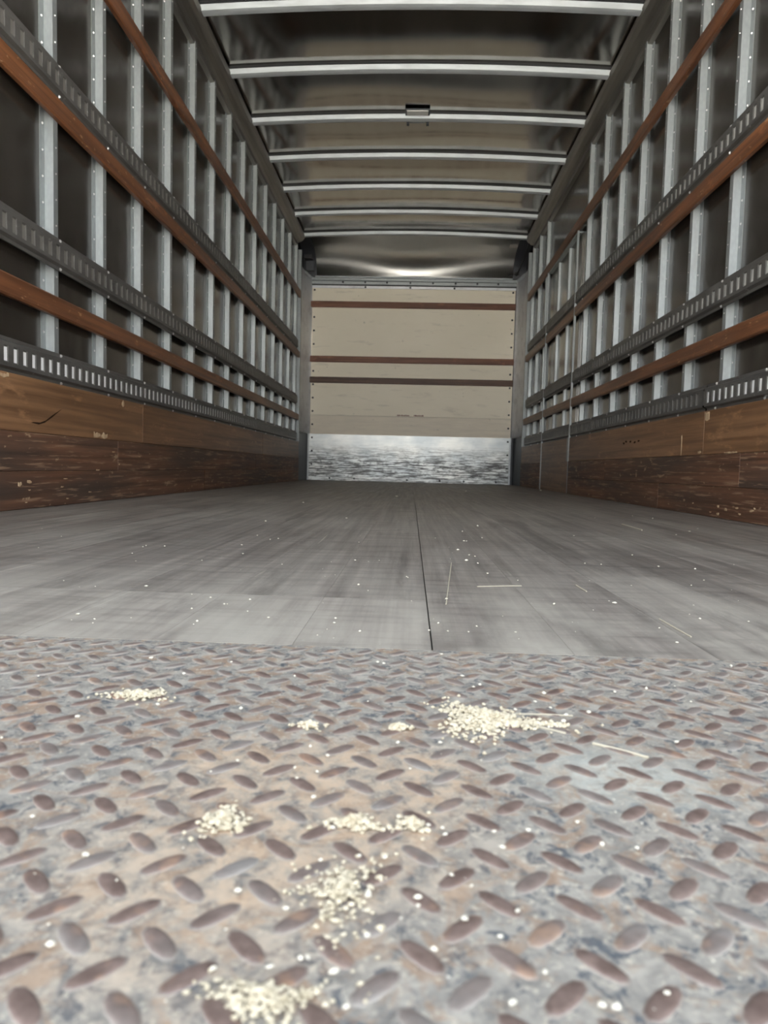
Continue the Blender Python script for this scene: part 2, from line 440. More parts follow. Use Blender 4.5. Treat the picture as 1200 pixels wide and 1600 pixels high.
# ------------------------------------------------------------------ tread plate with lugs
tp = obj('tread_plate', MB().box(-KX, KX, -0.42, FLY - 0.002, -0.03, 0.0), MAT['tread'])
tag(tp, 'worn diamond tread steel plate with brown lugs before the wooden floor', 'plate')
def lug_mesh(ang):
    L_, W_, H_ = 0.0092, 0.0036, 0.0009
    mb = MB(); n = 10; rings = []
    for sc1, z in ((1.16, -0.0001), (1.0, 0.0003), (0.86, 0.0007), (0.6, H_)):
        r = []
        for k in range(n):
            t = 2 * PI * k / n
            x = L_ * math.cos(t) * sc1
            y = W_ * math.copysign(abs(math.sin(t)) ** 0.8, math.sin(t)) * sc1
            r.append((x * math.cos(ang) - y * math.sin(ang), x * math.sin(ang) + y * math.cos(ang), z))
        rings += r
    fs = []
    for j in range(3):
        for k in range(n):
            fs.append((j * n + k, j * n + (k + 1) % n, (j + 1) * n + (k + 1) % n, (j + 1) * n + k))
    fs.append(tuple(range(3 * n, 4 * n)))
    return MB().add(rings, fs)
lugA = lug_mesh(math.radians(135)); lugB = lug_mesh(math.radians(45))
meA, meB = lugA.mesh('tread_lug', MAT['lug'], True), lugB.mesh('tread_lug', MAT['lug'], True)
P = 0.0284
def in_view(x, y):
    d = Vector((x, y, 0)) - CAM
    c = d.dot(cf)
    if c <= 0.02: return False
    u, v = 600 + F_PX * d.dot(cr) / c, 800 - F_PX * d.dot(cu) / c
    return -25 < u < 1225 and -25 < v < 1640
spots = []
for i in range(-42, 43):
    for j in range(-23, 13):
        for kind, (ox, oy) in ((0, (-0.110, 0.2365)), (1, (-0.0958, 0.2507))):
            x, y = ox + P * i, oy + P * j
            if -1.2 < x < 1.2 and -0.40 < y < FLY - 0.012: spots.append((x, y, kind))
near = sorted([s for s in spots if in_view(s[0], s[1])], key=lambda s: (Vector((s[0], s[1], 0)) - CAM).length)[:298]
ns = set(near)
for x, y, k in near:
    share('tread_lug', (meA, meB)[k], (x, y, 0.0), tp)
rest = MB()
for x, y, k in spots:
    if (x, y, k) in ns: continue
    g = (lugA, lugB)[k]
    rest.add([(a + x, b + y, c) for a, b, c in g.v], g.f)
o = obj('far_lugs', rest, MAT['lug'], tp, smooth=True); o['kind'] = 'stuff'

# ------------------------------------------------------------------ side walls
BANDS = ((0.0, 0.518), (0.637, 0.703), (0.797, 0.903), (1.288, 1.357), (1.364, 1.472), (1.907, 1.983))
stud_ys = [1.935 + 0.366 * k for k in range(-4, 15)]
DOOR0, DOOR1, DOORZ = 5.055, 6.115, 1.885
STUD = [(-0.046, 0.0), (-0.046, 0.002), (-0.017, 0.002), (-0.014, 0.0300), (0.014, 0.0300), (0.017, 0.002), (0.034, 0.002), (0.034, 0.0)]
def stud_mesh(s, z0, z1):
    mb = MB()
    mb.prism(STUD, lambda a, b, t: (-s * b, a, t), z0, z1)
    return mb.mesh('stud', MAT['galv'])
def rivet_disc(mb, x, y, z, s, r=0.004, h=0.002):
    n = 6
    vs = [(x, y + r * math.cos(2 * PI * k / n), z + r * math.sin(2 * PI * k / n)) for k in range(n)]
    vs += [(x - s * h, y + 0.6 * r * math.cos(2 * PI * k / n), z + 0.6 * r * math.sin(2 * PI * k / n)) for k in range(n)]
    mb.add(vs, [(k, (k + 1) % n, n + (k + 1) % n, n + k) for k in range(n)] + [tuple(range(n, 2 * n))])
bolt_mb = MB()
rivet_disc(bolt_mb, 0, 0, 0, 1, 0.006, 0.004)
bolt_R = bolt_mb.mesh('bolt', MAT['bolt'])
bolt_mb = MB()
rivet_disc(bolt_mb, 0, 0, 0, -1, 0.006, 0.004)
bolt_L = bolt_mb.mesh('bolt', MAT['bolt'])

def track(s, z0, z1, ya, yb, backing, parent=None, name='cargo_track', bolts=True, closed_slots=False):
    """slotted tie-down rail: dished steel profile with real slots, backing strip and bolts"""
    zc = (z0 + z1) / 2; hh = (z1 - z0) / 2
    sl = 0.0245; fw = hh - 0.017
    X = lambda d: s * (WX + d)
    mb = MB()
    fn = lambda a, b, t: (X(a), t, zc + b)
    for q in (1, -1):   # lips and flanges
        mb.strip([(0.0, q * sl), (0.0, q * fw), (0.012, q * (fw + 0.006)), (0.012, q * hh), (0.018, q * hh)], fn, ya, yb)
    first = math.ceil((ya - 1.977) / 0.05); last = math.floor((yb - 1.977) / 0.05)
    cur = ya
    for k in range(first, last + 1):
        c = 1.977 + 0.05 * k
        a, b = c - 0.0115, c + 0.0115
        if a < ya + 0.012 or b > yb - 0.012: continue
        mb.add([(X(0), cur, zc - sl), (X(0), a, zc - sl), (X(0), a, zc + sl), (X(0), cur, zc + sl)], [(0, 1, 2, 3)])
        d = 0.0042
        ring = [(a, zc - sl), (b, zc - sl), (b, zc + sl), (a, zc + sl)]
        rin = [(a, zc - sl + 0.004), (b, zc - sl + 0.004), (b, zc + sl - 0.004), (a, zc + sl - 0.004)]
        vs = [(X(0), y, z) for y, z in ring] + [(X(d), y, z) for y, z in rin]
        mb.add(vs, [(i, (i + 1) % 4, 4 + (i + 1) % 4, 4 + i) for i in range(4)])
        cur = b
    mb.add([(X(0), cur, zc - sl), (X(0), yb, zc - sl), (X(0), yb, zc + sl), (X(0), cur, zc + sl)], [(0, 1, 2, 3)])
    fs = sl + 0.004
    if parent is None:
        t = empty(name, (X(0.01), (ya + yb) / 2, z0))
    else:
        t = obj(name, mb, MAT['track'], parent)
    if parent is None: obj('slotted_rail', mb, MAT['track'], t)
    obj('backing_strip', MB().box(*sorted((X(0.0048), X(0.0085))), ya, yb, zc - fs, zc + fs), MAT[backing], t)
    if bolts and parent is None:
        for y in stud_ys:
            if ya + 0.02 < y < yb - 0.02:
                for q in (1, -1):
                    share('bolt', bolt_R if s > 0 else bolt_L, (X(0.012), y + 0.012, zc + q * (hh - 0.006)), t)
    return t

def slat_prof(z0, z1, bev=0.006, th=0.0195):
    return [(th, z0), (th, z1), (bev * 0.8, z1), (0, z1 - bev), (0, z0 + bev), (bev * 0.8, z0)]
def slat(s, z0, z1, ya, yb, mat='slat', parent=None, name='wooden_slat'):
    mb = MB()
    n = max(2, int((yb - ya) / 0.4)); pr = slat_prof(z0, z1); L_ = len(pr)
    for k in range(n + 1):
        y = ya + (yb - ya) * k / n
        dx = 0.0012 * math.sin(3.1 * y + z0 * 9) ; dz = 0.0015 * math.sin(1.7 * y + z0 * 5)
        for a, b in pr: mb.v.append((s * (WX + a - (dx if a < 0.01 else 0)), y, b + dz))
    for k in range(n):
        for i in range(L_): mb.f.append((k * L_ + i, k * L_ + (i + 1) % L_, (k + 1) * L_ + (i + 1) % L_, (k + 1) * L_ + i))
    mb.f += [tuple(range(L_)), tuple(range(n * L_, (n + 1) * L_))]
    return obj(name, mb, MAT[mat], parent)

def gouge(name, s, pts, mat, parent, lift=0.0012, x=WX):
    """small chip of the lining: irregular fan a hair proud of the board, with a rim"""
    n = len(pts); cy = sum(p[0] for p in pts) / n; cz = sum(p[1] for p in pts) / n
    vs = [(s * x, y, z) for y, z in pts] + [(s * (x - lift), cy + (y - cy) * 0.85, cz + (z - cz) * 0.85) for y, z in pts]
    return obj(name, MB().add(vs, [(i, (i + 1) % n, n + (i + 1) % n, n + i) for i in range(n)] + [tuple(range(n, 2 * n))]), MAT[mat], parent)
def ragged(y0, y1, z0, z1, seed):
    r = random.Random(seed); top = []; k = 7
    for i in range(k + 1): top.append((y0 + (y1 - y0) * i / k, z1 - r.random() * (z1 - z0) * 0.45))
    h = z1 - z0
    return [(y0, z0 + r.random() * h * 0.3), ((y0 + y1) / 2, z0 - r.random() * h * 0.25), (y1, z0 + r.random() * h * 0.3)] + top[::-1]

def side_wall(side):
    s = -1 if side == 'left' else 1
    def xb(a, b): return sorted((s * a, s * b))
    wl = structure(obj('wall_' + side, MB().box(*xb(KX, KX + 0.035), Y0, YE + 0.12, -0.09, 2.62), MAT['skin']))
    me = stud_mesh(s, -1.01, 1.01)
    riv = MB()
    for y in stud_ys:
        if s > 0 and DOOR0 - 0.06 < y < DOOR1 + 0.05: continue
        share('stud', me, (s * KX, y, 1.41), wl)
        z = 0.5
        while z < 2.38:
            rivet_disc(riv, s * (KX - 0.002), y - 0.031, z, s, 0.0045, 0.003)
            if not any(a - 0.015 < z + 0.02 < b + 0.015 for a, b in BANDS): rivet_disc(riv, s * SX, y + 0.002, z + 0.02, s, 0.0035, 0.002)
            z += 0.085
    o = obj('rivets', riv, MAT['bolt'], wl); o['kind'] = 'stuff'
    # linings
    ply_cuts = [Y0, 3.00, 5.45, Y1] if s < 0 else [Y0, 2.745, DOOR0 - 0.012]
    for a, b in zip(ply_cuts[:-1], ply_cuts[1:]):
        obj('plywood_panel', MB().box(*xb(WX, KX - 0.003), a + 0.001, b - 0.001, 0.2405, 0.412), MAT['ply'], wl, bevel=0.002)
    bc = [Y0, 2.735, 5.2, Y1] if s < 0 else [Y0, 2.43, 4.1, DOOR0 - 0.012]
    for a, b in zip(bc[:-1], bc[1:]):
        obj('scuff_board', MB().box(*xb(WX - 0.003, KX - 0.003), a + 0.0012, b - 0.0012, 0.1195, 0.2395), MAT['scuff'], wl, bevel=0.002)
    bc2 = [Y0, 3.9, Y1] if s < 0 else [Y0, 3.2, DOOR0 - 0.012]
    for a, b in zip(bc2[:-1], bc2[1:]):
        obj('scuff_board', MB().box(*xb(WX - 0.0035, KX - 0.003), a + 0.0012, b - 0.0012, 0.0015, 0.1185), MAT['scuff'], wl, bevel=0.002)
    if s > 0:
        obj('plywood_panel', MB().box(*xb(WX, KX - 0.003), DOOR1 + 0.014, Y1, 0.2405, 0.412), MAT['ply'], wl, bevel=0.002)
        obj('scuff_board', MB().box(*xb(WX - 0.003, KX - 0.003), DOOR1 + 0.014, Y1, 0.0015, 0.2395), MAT['scuff'], wl, bevel=0.002)
    return wl
wall_l = side_wall('left')
wall_r = side_wall('right')

# chips and cracks of the linings
gouge('chip', -1, ragged(2.53, 2.585, 0.244, 0.268, 1), 'raw', wall_l)
gouge('chip', -1, ragged(2.592, 2.645, 0.244, 0.268, 2), 'raw', wall_l)
gouge('crack', -1, [(2.105, 0.2715), (2.15, 0.268), (2.185, 0.276), (2.23, 0.296), (2.30, 0.332), (2.235, 0.305), (2.19, 0.283), (2.15, 0.2725)], 'crack', wall_l, 0.0006)
gouge('chip', -1, ragged(2.025, 2.045, 0.072, 0.086, 3), 'raw', wall_l, x=WX - 0.0035)
gouge('chip', -1, ragged(2.075, 2.10, 0.080, 0.091, 4), 'raw', wall_l, x=WX - 0.0035)
gouge('chip', -1, ragged(1.935, 1.99, 0.395, 0.411, 5), 'raw', wall_l)
gouge('chip', -1, ragged(2.78, 2.80, 0.385, 0.41, 6), 'raw', wall_l)
gouge('chip', 1, ragged(2.70, 2.74, 0.375, 0.41, 7), 'raw', wall_r)
gouge('chip', 1, ragged(2.46, 2.56, 0.2405, 0.2475, 8), 'raw', wall_r)
gouge('chip', 1, ragged(2.957, 2.963, 0.245, 0.33, 9), 'raw', wall_r)
gouge('chip', 1, ragged(2.76, 2.79, 0.246, 0.258, 10), 'raw', wall_r)
for k, (y, z) in enumerate([(3.50, 0.322), (3.56, 0.317), (3.63, 0.322), (3.70, 0.326), (3.74, 0.318)]):
    gouge('crack', 1, ragged(y, y + 0.03, z, z + 0.012, 20 + k), 'crack', wall_r, 0.0006)
for k in range(16):
    y, z = random.uniform(2.1, 2.8), random.uniform(0.012, 0.05)
    gouge('chip', 1, ragged(y, y + random.uniform(0.008, 0.024), z, z + random.uniform(0.004, 0.009), 40 + k), 'raw', wall_r, x=WX - 0.0035)
for k in range(12):
    y, z = random.uniform(2.0, 3.2), random.uniform(0.02, 0.2)
    gouge('chip', -1, ragged(y, y + random.uniform(0.008, 0.03), z, z + random.uniform(0.003, 0.006), 70 + k), 'raw', wall_l, x=WX - 0.0035)

# ------------------------------------------------------------------ tracks and slats on the side walls
LT, MT, UT = (0.4125, 0.518), (0.797, 0.903), (1.364, 1.472)
LS, US, TS = (0.637, 0.703), (1.288, 1.357), (1.907, 1.983)
TG = 'slotted tie-down tracks along the side walls'
SG = 'wooden slats along the side walls'
ES = Y1 - 0.14
tag(track(-1, *LT, Y0 + 0.05, ES, 'white'), 'grey slotted track with white slots just above the left plywood lining', 'track', TG)
tag(track(-1, *MT, Y0 + 0.05, ES, 'dull'), 'dark slotted track of the left wall between the lower two wooden slats', 'track', TG)
tag(track(-1, *UT, Y0 + 0.05, ES, 'dull'), 'dark slotted track of the left wall lying right on top of the orange middle slat', 'track', TG)
tag(slat(-1, *LS, Y0 + 0.05, Y1 + 0.02), 'worn brown slat of the left wall, lowest, between two slotted tracks', 'slat', SG)
tag(slat(-1, *US, Y0 + 0.05, Y1 + 0.02), 'worn orange brown slat of the left wall under the upper slotted track', 'slat', SG)
tag(slat(-1, *TS, Y0 + 0.05, Y1 + 0.02), 'thin brown slat of the left wall, topmost, below the roof rail', 'slat', SG)
D0, D1 = DOOR0 - 0.014, DOOR1 + 0.014
tag(track(1, *LT, Y0 + 0.05, 2.757, 'white'), 'short grey track with white slots, nearest above the right plywood lining', 'track', TG)
tag(track(1, *LT, 2.769, D0, 'dull'), 'dull grey track section above the right lining between white slotted track and side door', 'track', TG)
tag(track(1, *LT, D1, ES, 'dull'), 'short track section above the right lining between side door and front corner', 'track', TG)
tag(track(1, *MT, Y0 + 0.05, D0, 'pale'), 'dark track with pale slots at middle height of the right wall before the side door', 'track', TG)
tag(track(1, *MT, D1, ES, 'dull'), 'short dark track at middle height of the right wall beyond the side door', 'track', TG)
tag(track(1, *UT, Y0 + 0.05, D0, 'pale'), 'dark track with pale slots above the orange slat on the right wall', 'track', TG)
tag(track(1, *UT, D1, ES, 'dull'), 'short dark track high on the right wall beyond the side door', 'track', TG)
tag(slat(1, *LS, Y0 + 0.05, D0), 'red brown slat low on the right wall, near side of the side door', 'slat', SG)
tag(slat(1, *LS, D1, Y1 + 0.02), 'short brown slat low on the right wall between side door and front corner', 'slat', SG)
tag(slat(1, *US, Y0 + 0.05, D0), 'orange brown slat under the upper track of the right wall before the side door', 'slat', SG)
tag(slat(1, *US, D1, Y1 + 0.02), 'short brown slat under the upper track of the right wall beyond the side door', 'slat', SG)
tag(slat(1, *TS, Y0 + 0.05, Y1 + 0.02), 'long reddish slat of the right wall, topmost, passing above the side door', 'slat', SG)

# ------------------------------------------------------------------ side door in the right wall
door = structure(obj('door_1', MB().box(KX - 0.014, KX - 0.001, DOOR0, DOOR1, 0.004, DOORZ), MAT['door']))
for ya, yb in ((DOOR0 - 0.009, DOOR0 + 0.012), (DOOR1 - 0.012, DOOR1 + 0.009)):
    obj('door_edge', MB().box(WX - 0.002, WX + 0.012, ya, yb, 0.004, DOORZ + 0.012), MAT['galv'], door, bevel=0.002)
obj('door_edge', MB().box(WX + 0.004, KX - 0.002, DOOR0 + 0.013, DOOR1 - 0.013, DOORZ, DOORZ + 0.012), MAT['galv'], door)
sm = stud_mesh(1, -0.735, 0.735)
for y in (5.40, 5.77): share('stud', sm, (KX - 0.0005, y, 1.145), door)
d0, d1 = DOOR0 + 0.014, DOOR1 - 0.014
for zz, bk in ((LT, 'dull'), (MT, 'dull'), (UT, 'dull')): track(1, *zz, d0, d1, bk, door, 'door_track')
for zz in (LS, US): slat(1, *zz, d0, d1, 'slat', door, 'door_slat')
obj('door_lining', MB().box(WX + 0.001, KX - 0.015, d0, d1, 0.004, 0.411), MAT['ply'], door, bevel=0.002)
obj('door_jamb', MB().box(WX - 0.004, WX + 0.0005, DOOR0 + 0.016, DOOR0 + 0.05, 0.24, 0.42), MAT['dull'], door)

# ------------------------------------------------------------------ roof
bow_ys = [3.645 + 0.567 * k for k in range(-5, 7)]
def roof_z(x): return ZR + 0.034 * (1 - (x / 1.15) ** 2)
mb = MB(); NX, NY = 46, 240; RX = 1.24
for j in range(NY + 1):
    y = Y0 + (7.16 - Y0) * j / NY
    ph = (y - bow_ys[0]) / 0.567
    t = ph - math.floor(ph)
    for i in range(NX + 1):
        x = -RX + 2 * RX * i / NX
        edge = max(0.0, 1 - (x / 1.13) ** 4)
        sag = -0.010 * math.sin(PI * t) ** 2 * edge
        nz = noise.noise(Vector((x * 1.3, y * 1.9, 3.7)))
        n2 = noise.noise(Vector((x * 2.6 + 5, y * 4.0, 9.1)))
        mb.v.append((x, y, roof_z(min(1.15, max(-1.15, x))) + 0.012 + sag + edge * (0.0055 * nz + 0.0008 * n2) * (0.25 + math.sin(PI * t))))
for j in range(NY):
    for i in range(NX):
        a = j * (NX + 1) + i; mb.f.append((a, a + 1, a + NX + 2, a + NX + 1))
ceiling = structure(obj('ceiling', mb, MAT['roof'], smooth=True))
so = ceiling.modifiers.new('thickness', 'SOLIDIFY'); so.thickness = 0.02; so.offset = 1.0
# keep the sheet facing down so that the thickness goes outwards
if ceiling.data.polygons[0].normal.z > 0: so.offset = 1.0
else: so.offset = -1.0
def bow(y):
    mb = MB()
    prof = [(-0.028, 0.017), (-0.023, -0.010), (-0.006, -0.0115), (0.008, -0.0115), (0.024, -0.010), (0.030, 0.017)]
    n = 24; L_ = len(prof)
    for k in range(n + 1):
        x = -1.135 + 2.27 * k / n
        for a, b in prof: mb.v.append((x, y + a, roof_z(x) - 0.016 + b))
    for k in range(n):
        for i in range(L_): mb.f.append((k * L_ + i, k * L_ + (i + 1) % L_, (k + 1) * L_ + (i + 1) % L_, (k + 1) * L_ + i))
    mb.f += [tuple(range(L_)), tuple(range(n * L_, (n + 1) * L_))]
    return mb
def bow_shade_strip():  # added black strip, stands in for the shadow gap between bow and roof sheet
    mb = MB(); n = 24
    for k in range(n + 1):
        x = -1.135 + 2.27 * k / n
        for a, b in ((-0.040, 0.0172), (0.040, 0.0172), (0.040, 0.030), (-0.040, 0.030)): mb.v.append((x, a, roof_z(x) - 0.016 + b))
    for k in range(n):
        for i in range(4): mb.f.append((k * 4 + i, k * 4 + (i + 1) % 4, k * 4 + 4 + (i + 1) % 4, k * 4 + 4 + i))
    mb.f += [(0, 1, 2, 3), (n * 4, n * 4 + 1, n * 4 + 2, n * 4 + 3)]
    return mb
bm0 = obj('roof_bow', bow(0.0), MAT['bow'], ceiling)
sl0 = obj('bow_shade_strip', bow_shade_strip(), MAT['black'], bm0)
zsl = sl0.location.z
zb = world_of(bm0).z
for k, y in enumerate(bow_ys):
    if k == 0: place(bm0, (0, y, zb), ceiling)
    else:
        b_ = share('roof_bow', bm0.data, (0, y, zb), ceiling)
        s_ = share('bow_shade_strip', sl0.data, (0, 0, 0), None)
        s_.parent = b_; s_.location = sl0.location

def rail(s, name):
    prof = [(KX + 0.002, 2.40), (1.200, 2.405), (1.196, 2.432), (1.176, 2.438), (1.150, 2.452), (1.131, 2.474), (1.122, 2.496), (1.126, 2.512), (1.150, 2.52), (KX + 0.002, 2.535)]
    mb = MB().prism([(s * a, b) for a, b in prof], lambda a, b, t: (a, t, b), Y0, 7.06)
    o = structure(obj(name, mb, MAT['rail']))
    return o
r1, r2 = rail(-1, 'trim_1'), rail(1, 'trim_2')

# ------------------------------------------------------------------ front wall
wf = structure(obj('wall_front', MB().box(-KX, KX, YE + 0.014, YE + 0.11, -0.08, 2.62), MAT['gusset']))
obj('cream_panel', MB().box(-1.135, 1.128, YE, YE + 0.013, 0.7395, 2.150), MAT['cream'], wf, bevel=0.0015)
obj('cream_panel', MB().box(-1.135, 1.128, YE, YE + 0.013, 0.515, 0.7375), MAT['cream_low'], wf, bevel=0.0015)
# kick plate with a turned-out top edge and upright end beads
obj('kick_plate', MB().box(-1.150, 1.126, YE - 0.006, YE - 0.0005, 0.003, 0.525), MAT['kick'], wf)
obj('kick_bead', MB().box(-1.158, -1.140, YE - 0.022, YE - 0.0065, 0.003, 0.53), MAT['bow'], wf, bevel=0.003)
obj('kick_bead', MB().box(1.118, 1.136, YE - 0.022, YE - 0.0065, 0.003, 0.53), MAT['bow'], wf, bevel=0.003)
obj('kick_lip', MB().box(-1.15, 1.126, YE - 0.012, YE - 0.0065, 0.004, 0.045), MAT['kick'], wf)
# riveted header
obj('header_strip', MB().box(-1.14, 1.135, YE - 0.030, YE + 0.012, 2.228, 2.258), MAT['galv'], wf, bevel=0.003)
obj('header_strip', MB().box(-1.14, 1.135, YE - 0.024, YE + 0.012, 2.188, 2.224), MAT['galv'], wf, bevel=0.003)
obj('header_strip', MB().box(-1.138, 1.130, YE - 0.010, YE + 0.012, 2.150, 2.178), MAT['post'], wf, bevel=0.002)
obj('header_gasket', MB().box(-1.138, 1.133, YE - 0.016, YE + 0.01, 2.1785, 2.1875), MAT['black'], wf)
def disc_y(r, h, n=8):
    mb = MB(); vs = []
    for q, hh in ((1.0, 0.0), (0.9, -h * 0.6), (0.55, -h)):
        vs += [(r * q * math.cos(2 * PI * k / n), hh, r * q * math.sin(2 * PI * k / n)) for k in range(n)]
    fs = [(j * n + k, j * n + (k + 1) % n, (j + 1) * n + (k + 1) % n, (j + 1) * n + k) for j in range(2) for k in range(n)]
    return mb.add(vs, fs + [tuple(range(2 * n, 3 * n))])
screw_me = disc_y(0.0115, 0.005).mesh('screw', MAT['black'])
for sx in (-1.109, 1.100):
    for k in range(15):
        z = 2.128 - 0.1495 * k
        if any(abs(z - q) < 0.045 for q in (1.97, 1.365, 1.132)): continue
        y = YE - 0.006 if z < 0.525 else YE
        share('screw', screw_me, (sx, y, z), wf)
for x in (-0.79, -0.543, -0.30, -0.04, 0.21, 0.46, 0.70, 0.93): share('rivet', screw_me, (x, YE - 0.024, 2.212), wf)
for x in (-0.54, -0.04, 0.45): share('rivet', screw_me, (x, YE - 0.010, 2.163), wf)
for x in (-0.90, -0.62, -0.02, 0.35, 0.62, 0.98): share('rivet', screw_me, (x, YE - 0.0125, 0.028), wf)
# curved bright nose between roof and front wall, dark cheeks at its ends
ZN = roof_z(0) - 0.002
def bez(p, t):
    q = 1 - t
    return tuple(q ** 3 * p[0][i] + 3 * q * q * t * p[1][i] + 3 * q * t * t * p[2][i] + t ** 3 * p[3][i] for i in (0, 1))
NOSE = ((7.10, ZN), (7.56, ZN - 0.004), (7.655, 2.44), (7.672, 2.272))
def nose_curve(n=28): return [bez(NOSE, k / n) for k in range(n + 1)]
nc = nose_curve()
mb = MB().prism(nc + [(7.705, 2.272), (7.705, 2.6), (7.10, 2.6)], lambda a, b, t: (t, a, b), -1.085, 1.085)
nose = obj('curved_nose', mb, MAT['nose'], wf)
for p in nose.data.polygons:
    if len(p.vertices) == 4: p.use_smooth = True
obj('nose_lip', MB().box(-1.10, 1.085, 7.655, 7.695, 2.259, 2.272), MAT['bow'], wf, bevel=0.003)
for s, xa, xb_ in ((-1, -1.232, -1.086), (1, 1.086, 1.232)):
    mb = MB().prism([(7.08, 2.52)] + [(y - 0.012, z - 0.006) for y, z in nc] + [(7.705, 2.27), (7.705, 2.6), (7.08, 2.6)],
                    lambda a, b, t: (t, a, b), xa, xb_)
    obj('corner_gusset', mb, MAT['gusset'], wf)
# faint stamped line and pale drips are print on the cream panel: a thin broken red line of unreadable lettering
rr = random.Random(5)
mb = MB(); x = -0.150
while x < 0.140:
    wd = rr.uniform(0.006, 0.014)
    if not (-0.012 < x < 0.028):
        h = rr.uniform(0.010, 0.017)
        mb.box(x, x + wd, YE - 0.0008, YE - 0.0001, 0.7455, 0.7455 + h)
    x += wd + rr.uniform(0.002, 0.006)
obj('stamped_print', mb, MAT['ink'], wf)

# wooden slats on the front wall
FG = 'wooden slats across the front wall'
def front_slat(z0, z1, mat):
    mb = MB().prism([(0.0195, z0), (0.0195, z1), (0.005, z1), (0, z1 - 0.006), (0, z0 + 0.006), (0.005, z0)],
                    lambda a, b, t: (t, YE - 0.0200 + a, b), -1.148, 1.132)
    return obj('wooden_slat', mb, MAT[mat])
tag(front_slat(1.936, 2.004, 'slat_x'), 'brown wooden slat across the top of the cream front wall', 'slat', FG)
tag(front_slat(1.331, 1.399, 'slat_x'), 'brown wooden slat across the middle of the cream front wall', 'slat', FG)
tag(front_slat(1.099, 1.166, 'slat_dark'), 'dark brown slat across the cream front wall, lowest of three', 'slat', FG)

# corner posts
def post(s, name):
    prof = [(KX, 7.20), (1.196, 7.205)] + [(1.192 - 0.057 * (1 - math.cos(0.5 * PI * k / 12)), 7.24 + 0.45 * math.sin(0.5 * PI * k / 12)) for k in range(13)] + [(1.135, 7.705), (KX, 7.705)]
    mb = MB().prism([(s * a, b) for a, b in prof], lambda a, b, t: (a, b, t), 0.525, 2.268)
    o = structure(obj(name, mb, MAT['post']))
    for p in o.data.polygons:
        if len(p.vertices) == 4: p.use_smooth = True
    pr2 = [(KX, 7.205), (1.178, 7.21), (1.174, 7.40), (1.166, 7.60), (1.160, 7.676), (1.160, 7.70), (KX, 7.70)]
    obj('kick_angle', MB().prism([(s * a, b) for a, b in pr2], lambda a, b, t: (a, b, t), 0.003, 0.524), MAT['dark'], o)
    cp = [(1.20, 7.40), (1.168, 7.50), (1.158, 7.60), (1.145, 7.66), (1.128, 7.695), (1.20, 7.695)]
    obj('post_cap', MB().prism([(s * a, b) for a, b in cp], lambda a, b, t: (a, b, t), 2.240, 2.271), MAT['bow'], o)
    return o
post(-1, 'trim_3'); post(1, 'trim_4')
# white edge angle where each side lining ends
for s, nm in ((-1, 'trim_5'), (1, 'trim_6')):
    structure(obj(nm, MB().box(*sorted((s * 1.172, s * KX)), 7.165, 7.198, 0.414, 2.40), MAT['galv'], bevel=0.003))

# ------------------------------------------------------------------ rear frame of the cargo box (behind and above the camera's view)
for s, nm in ((-1, 'trim_7'), (1, 'trim_8')):
    structure(obj(nm, MB().box(*sorted((s * 1.185, s * 1.29)), 0.36, Y0 - 0.001, -0.09, 2.65), MAT['galv'], bevel=0.006))
structure(obj('trim_9', MB().box(-1.18, 1.18, 0.36, Y0 - 0.001, 2.50, 2.65), MAT['galv'], bevel=0.006))

# ------------------------------------------------------------------ small things
# lamp housing held on the third roof bow in view
zl = roof_z(0)
lamp = empty('dome_lamp', (0.002, 4.76, zl - 0.012))
yb = bow_ys[7]
obj('housing', MB().box(-0.080, 0.085, yb - 0.105, yb + 0.06, zl - 0.010, zl - 0.002), MAT['dark'], lamp, bevel=0.002)
obj('lens', MB().box(-0.070, 0.075, yb - 0.100, yb - 0.040, zl - 0.017, zl - 0.0105), MAT['lens'], lamp, bevel=0.003)
for x in (-0.072, 0.063): obj('clip', MB().box(x, x + 0.018, yb + 0.036, yb + 0.075, zl - 0.030, zl - 0.0105), MAT['dark'], lamp, bevel=0.002)
obj('front_edge', MB().box(-0.05, 0.055, yb + 0.040, yb + 0.056, zl - 0.019, zl - 0.0105), MAT['galv'], lamp)
tag(lamp, 'small flat rectangular lamp housing at the middle of a roof bow', 'lamp')
# label by the right end of the curved nose
def nose_pt(t): return bez(NOSE, t)
mbx = MB()
for xx in (1.000, 1.082):
    for t in (0.20, 0.27):
        y, z = nose_pt(t)
        for off in (0.0005, 0.004): mbx.v.append((xx, y - off * 0.4, z - off))
mbx.f = [(0, 1, 3, 2), (4, 6, 7, 5), (0, 4, 5, 1), (2, 3, 7, 6), (0, 2, 6, 4), (1, 5, 7, 3)]
tag(obj('label_plate', mbx, MAT['paper']), 'small pale rectangular plate up at the right end of the curved metal nose', 'label')
# black cable down the right front corner
cpts = [(1.150, 7.05, 2.445), (1.145, 7.15, 2.420), (1.140, 7.27, 2.375), (1.128, 7.40, 2.330), (1.120, 7.52, 2.300), (1.112, 7.60, 2.286)]
tag(obj('cable', MB().tube(cpts, 0.008), MAT['black']), 'black cable slanting down the right front corner under the roof', 'cable')
arm = obj('stop_arm', MB().tube([(1.03, 7.655, 2.302), (1.08, 7.63, 2.306), (1.135, 7.61, 2.306)], 0.006), MAT['black'])
obj('stop_pad', MB().box(1.09, 1.14, 7.57, 7.605, 2.290, 2.316), MAT['black'], arm, bevel=0.003)
tag(arm, 'small black rod with a pad at the right end of the nose', 'rod')
brk = obj('corner_bracket', MB().box(-1.185, -1.10, 7.40, 7.50, 2.385, 2.425), MAT['black'], bevel=0.004)
obj('bracket_plate', MB().box(-1.18, -1.09, 7.50, 7.54, 2.285, 2.40), MAT['dark'], brk, bevel=0.004)
tag(brk, 'black bracket block in the left front corner above the post', 'bracket')

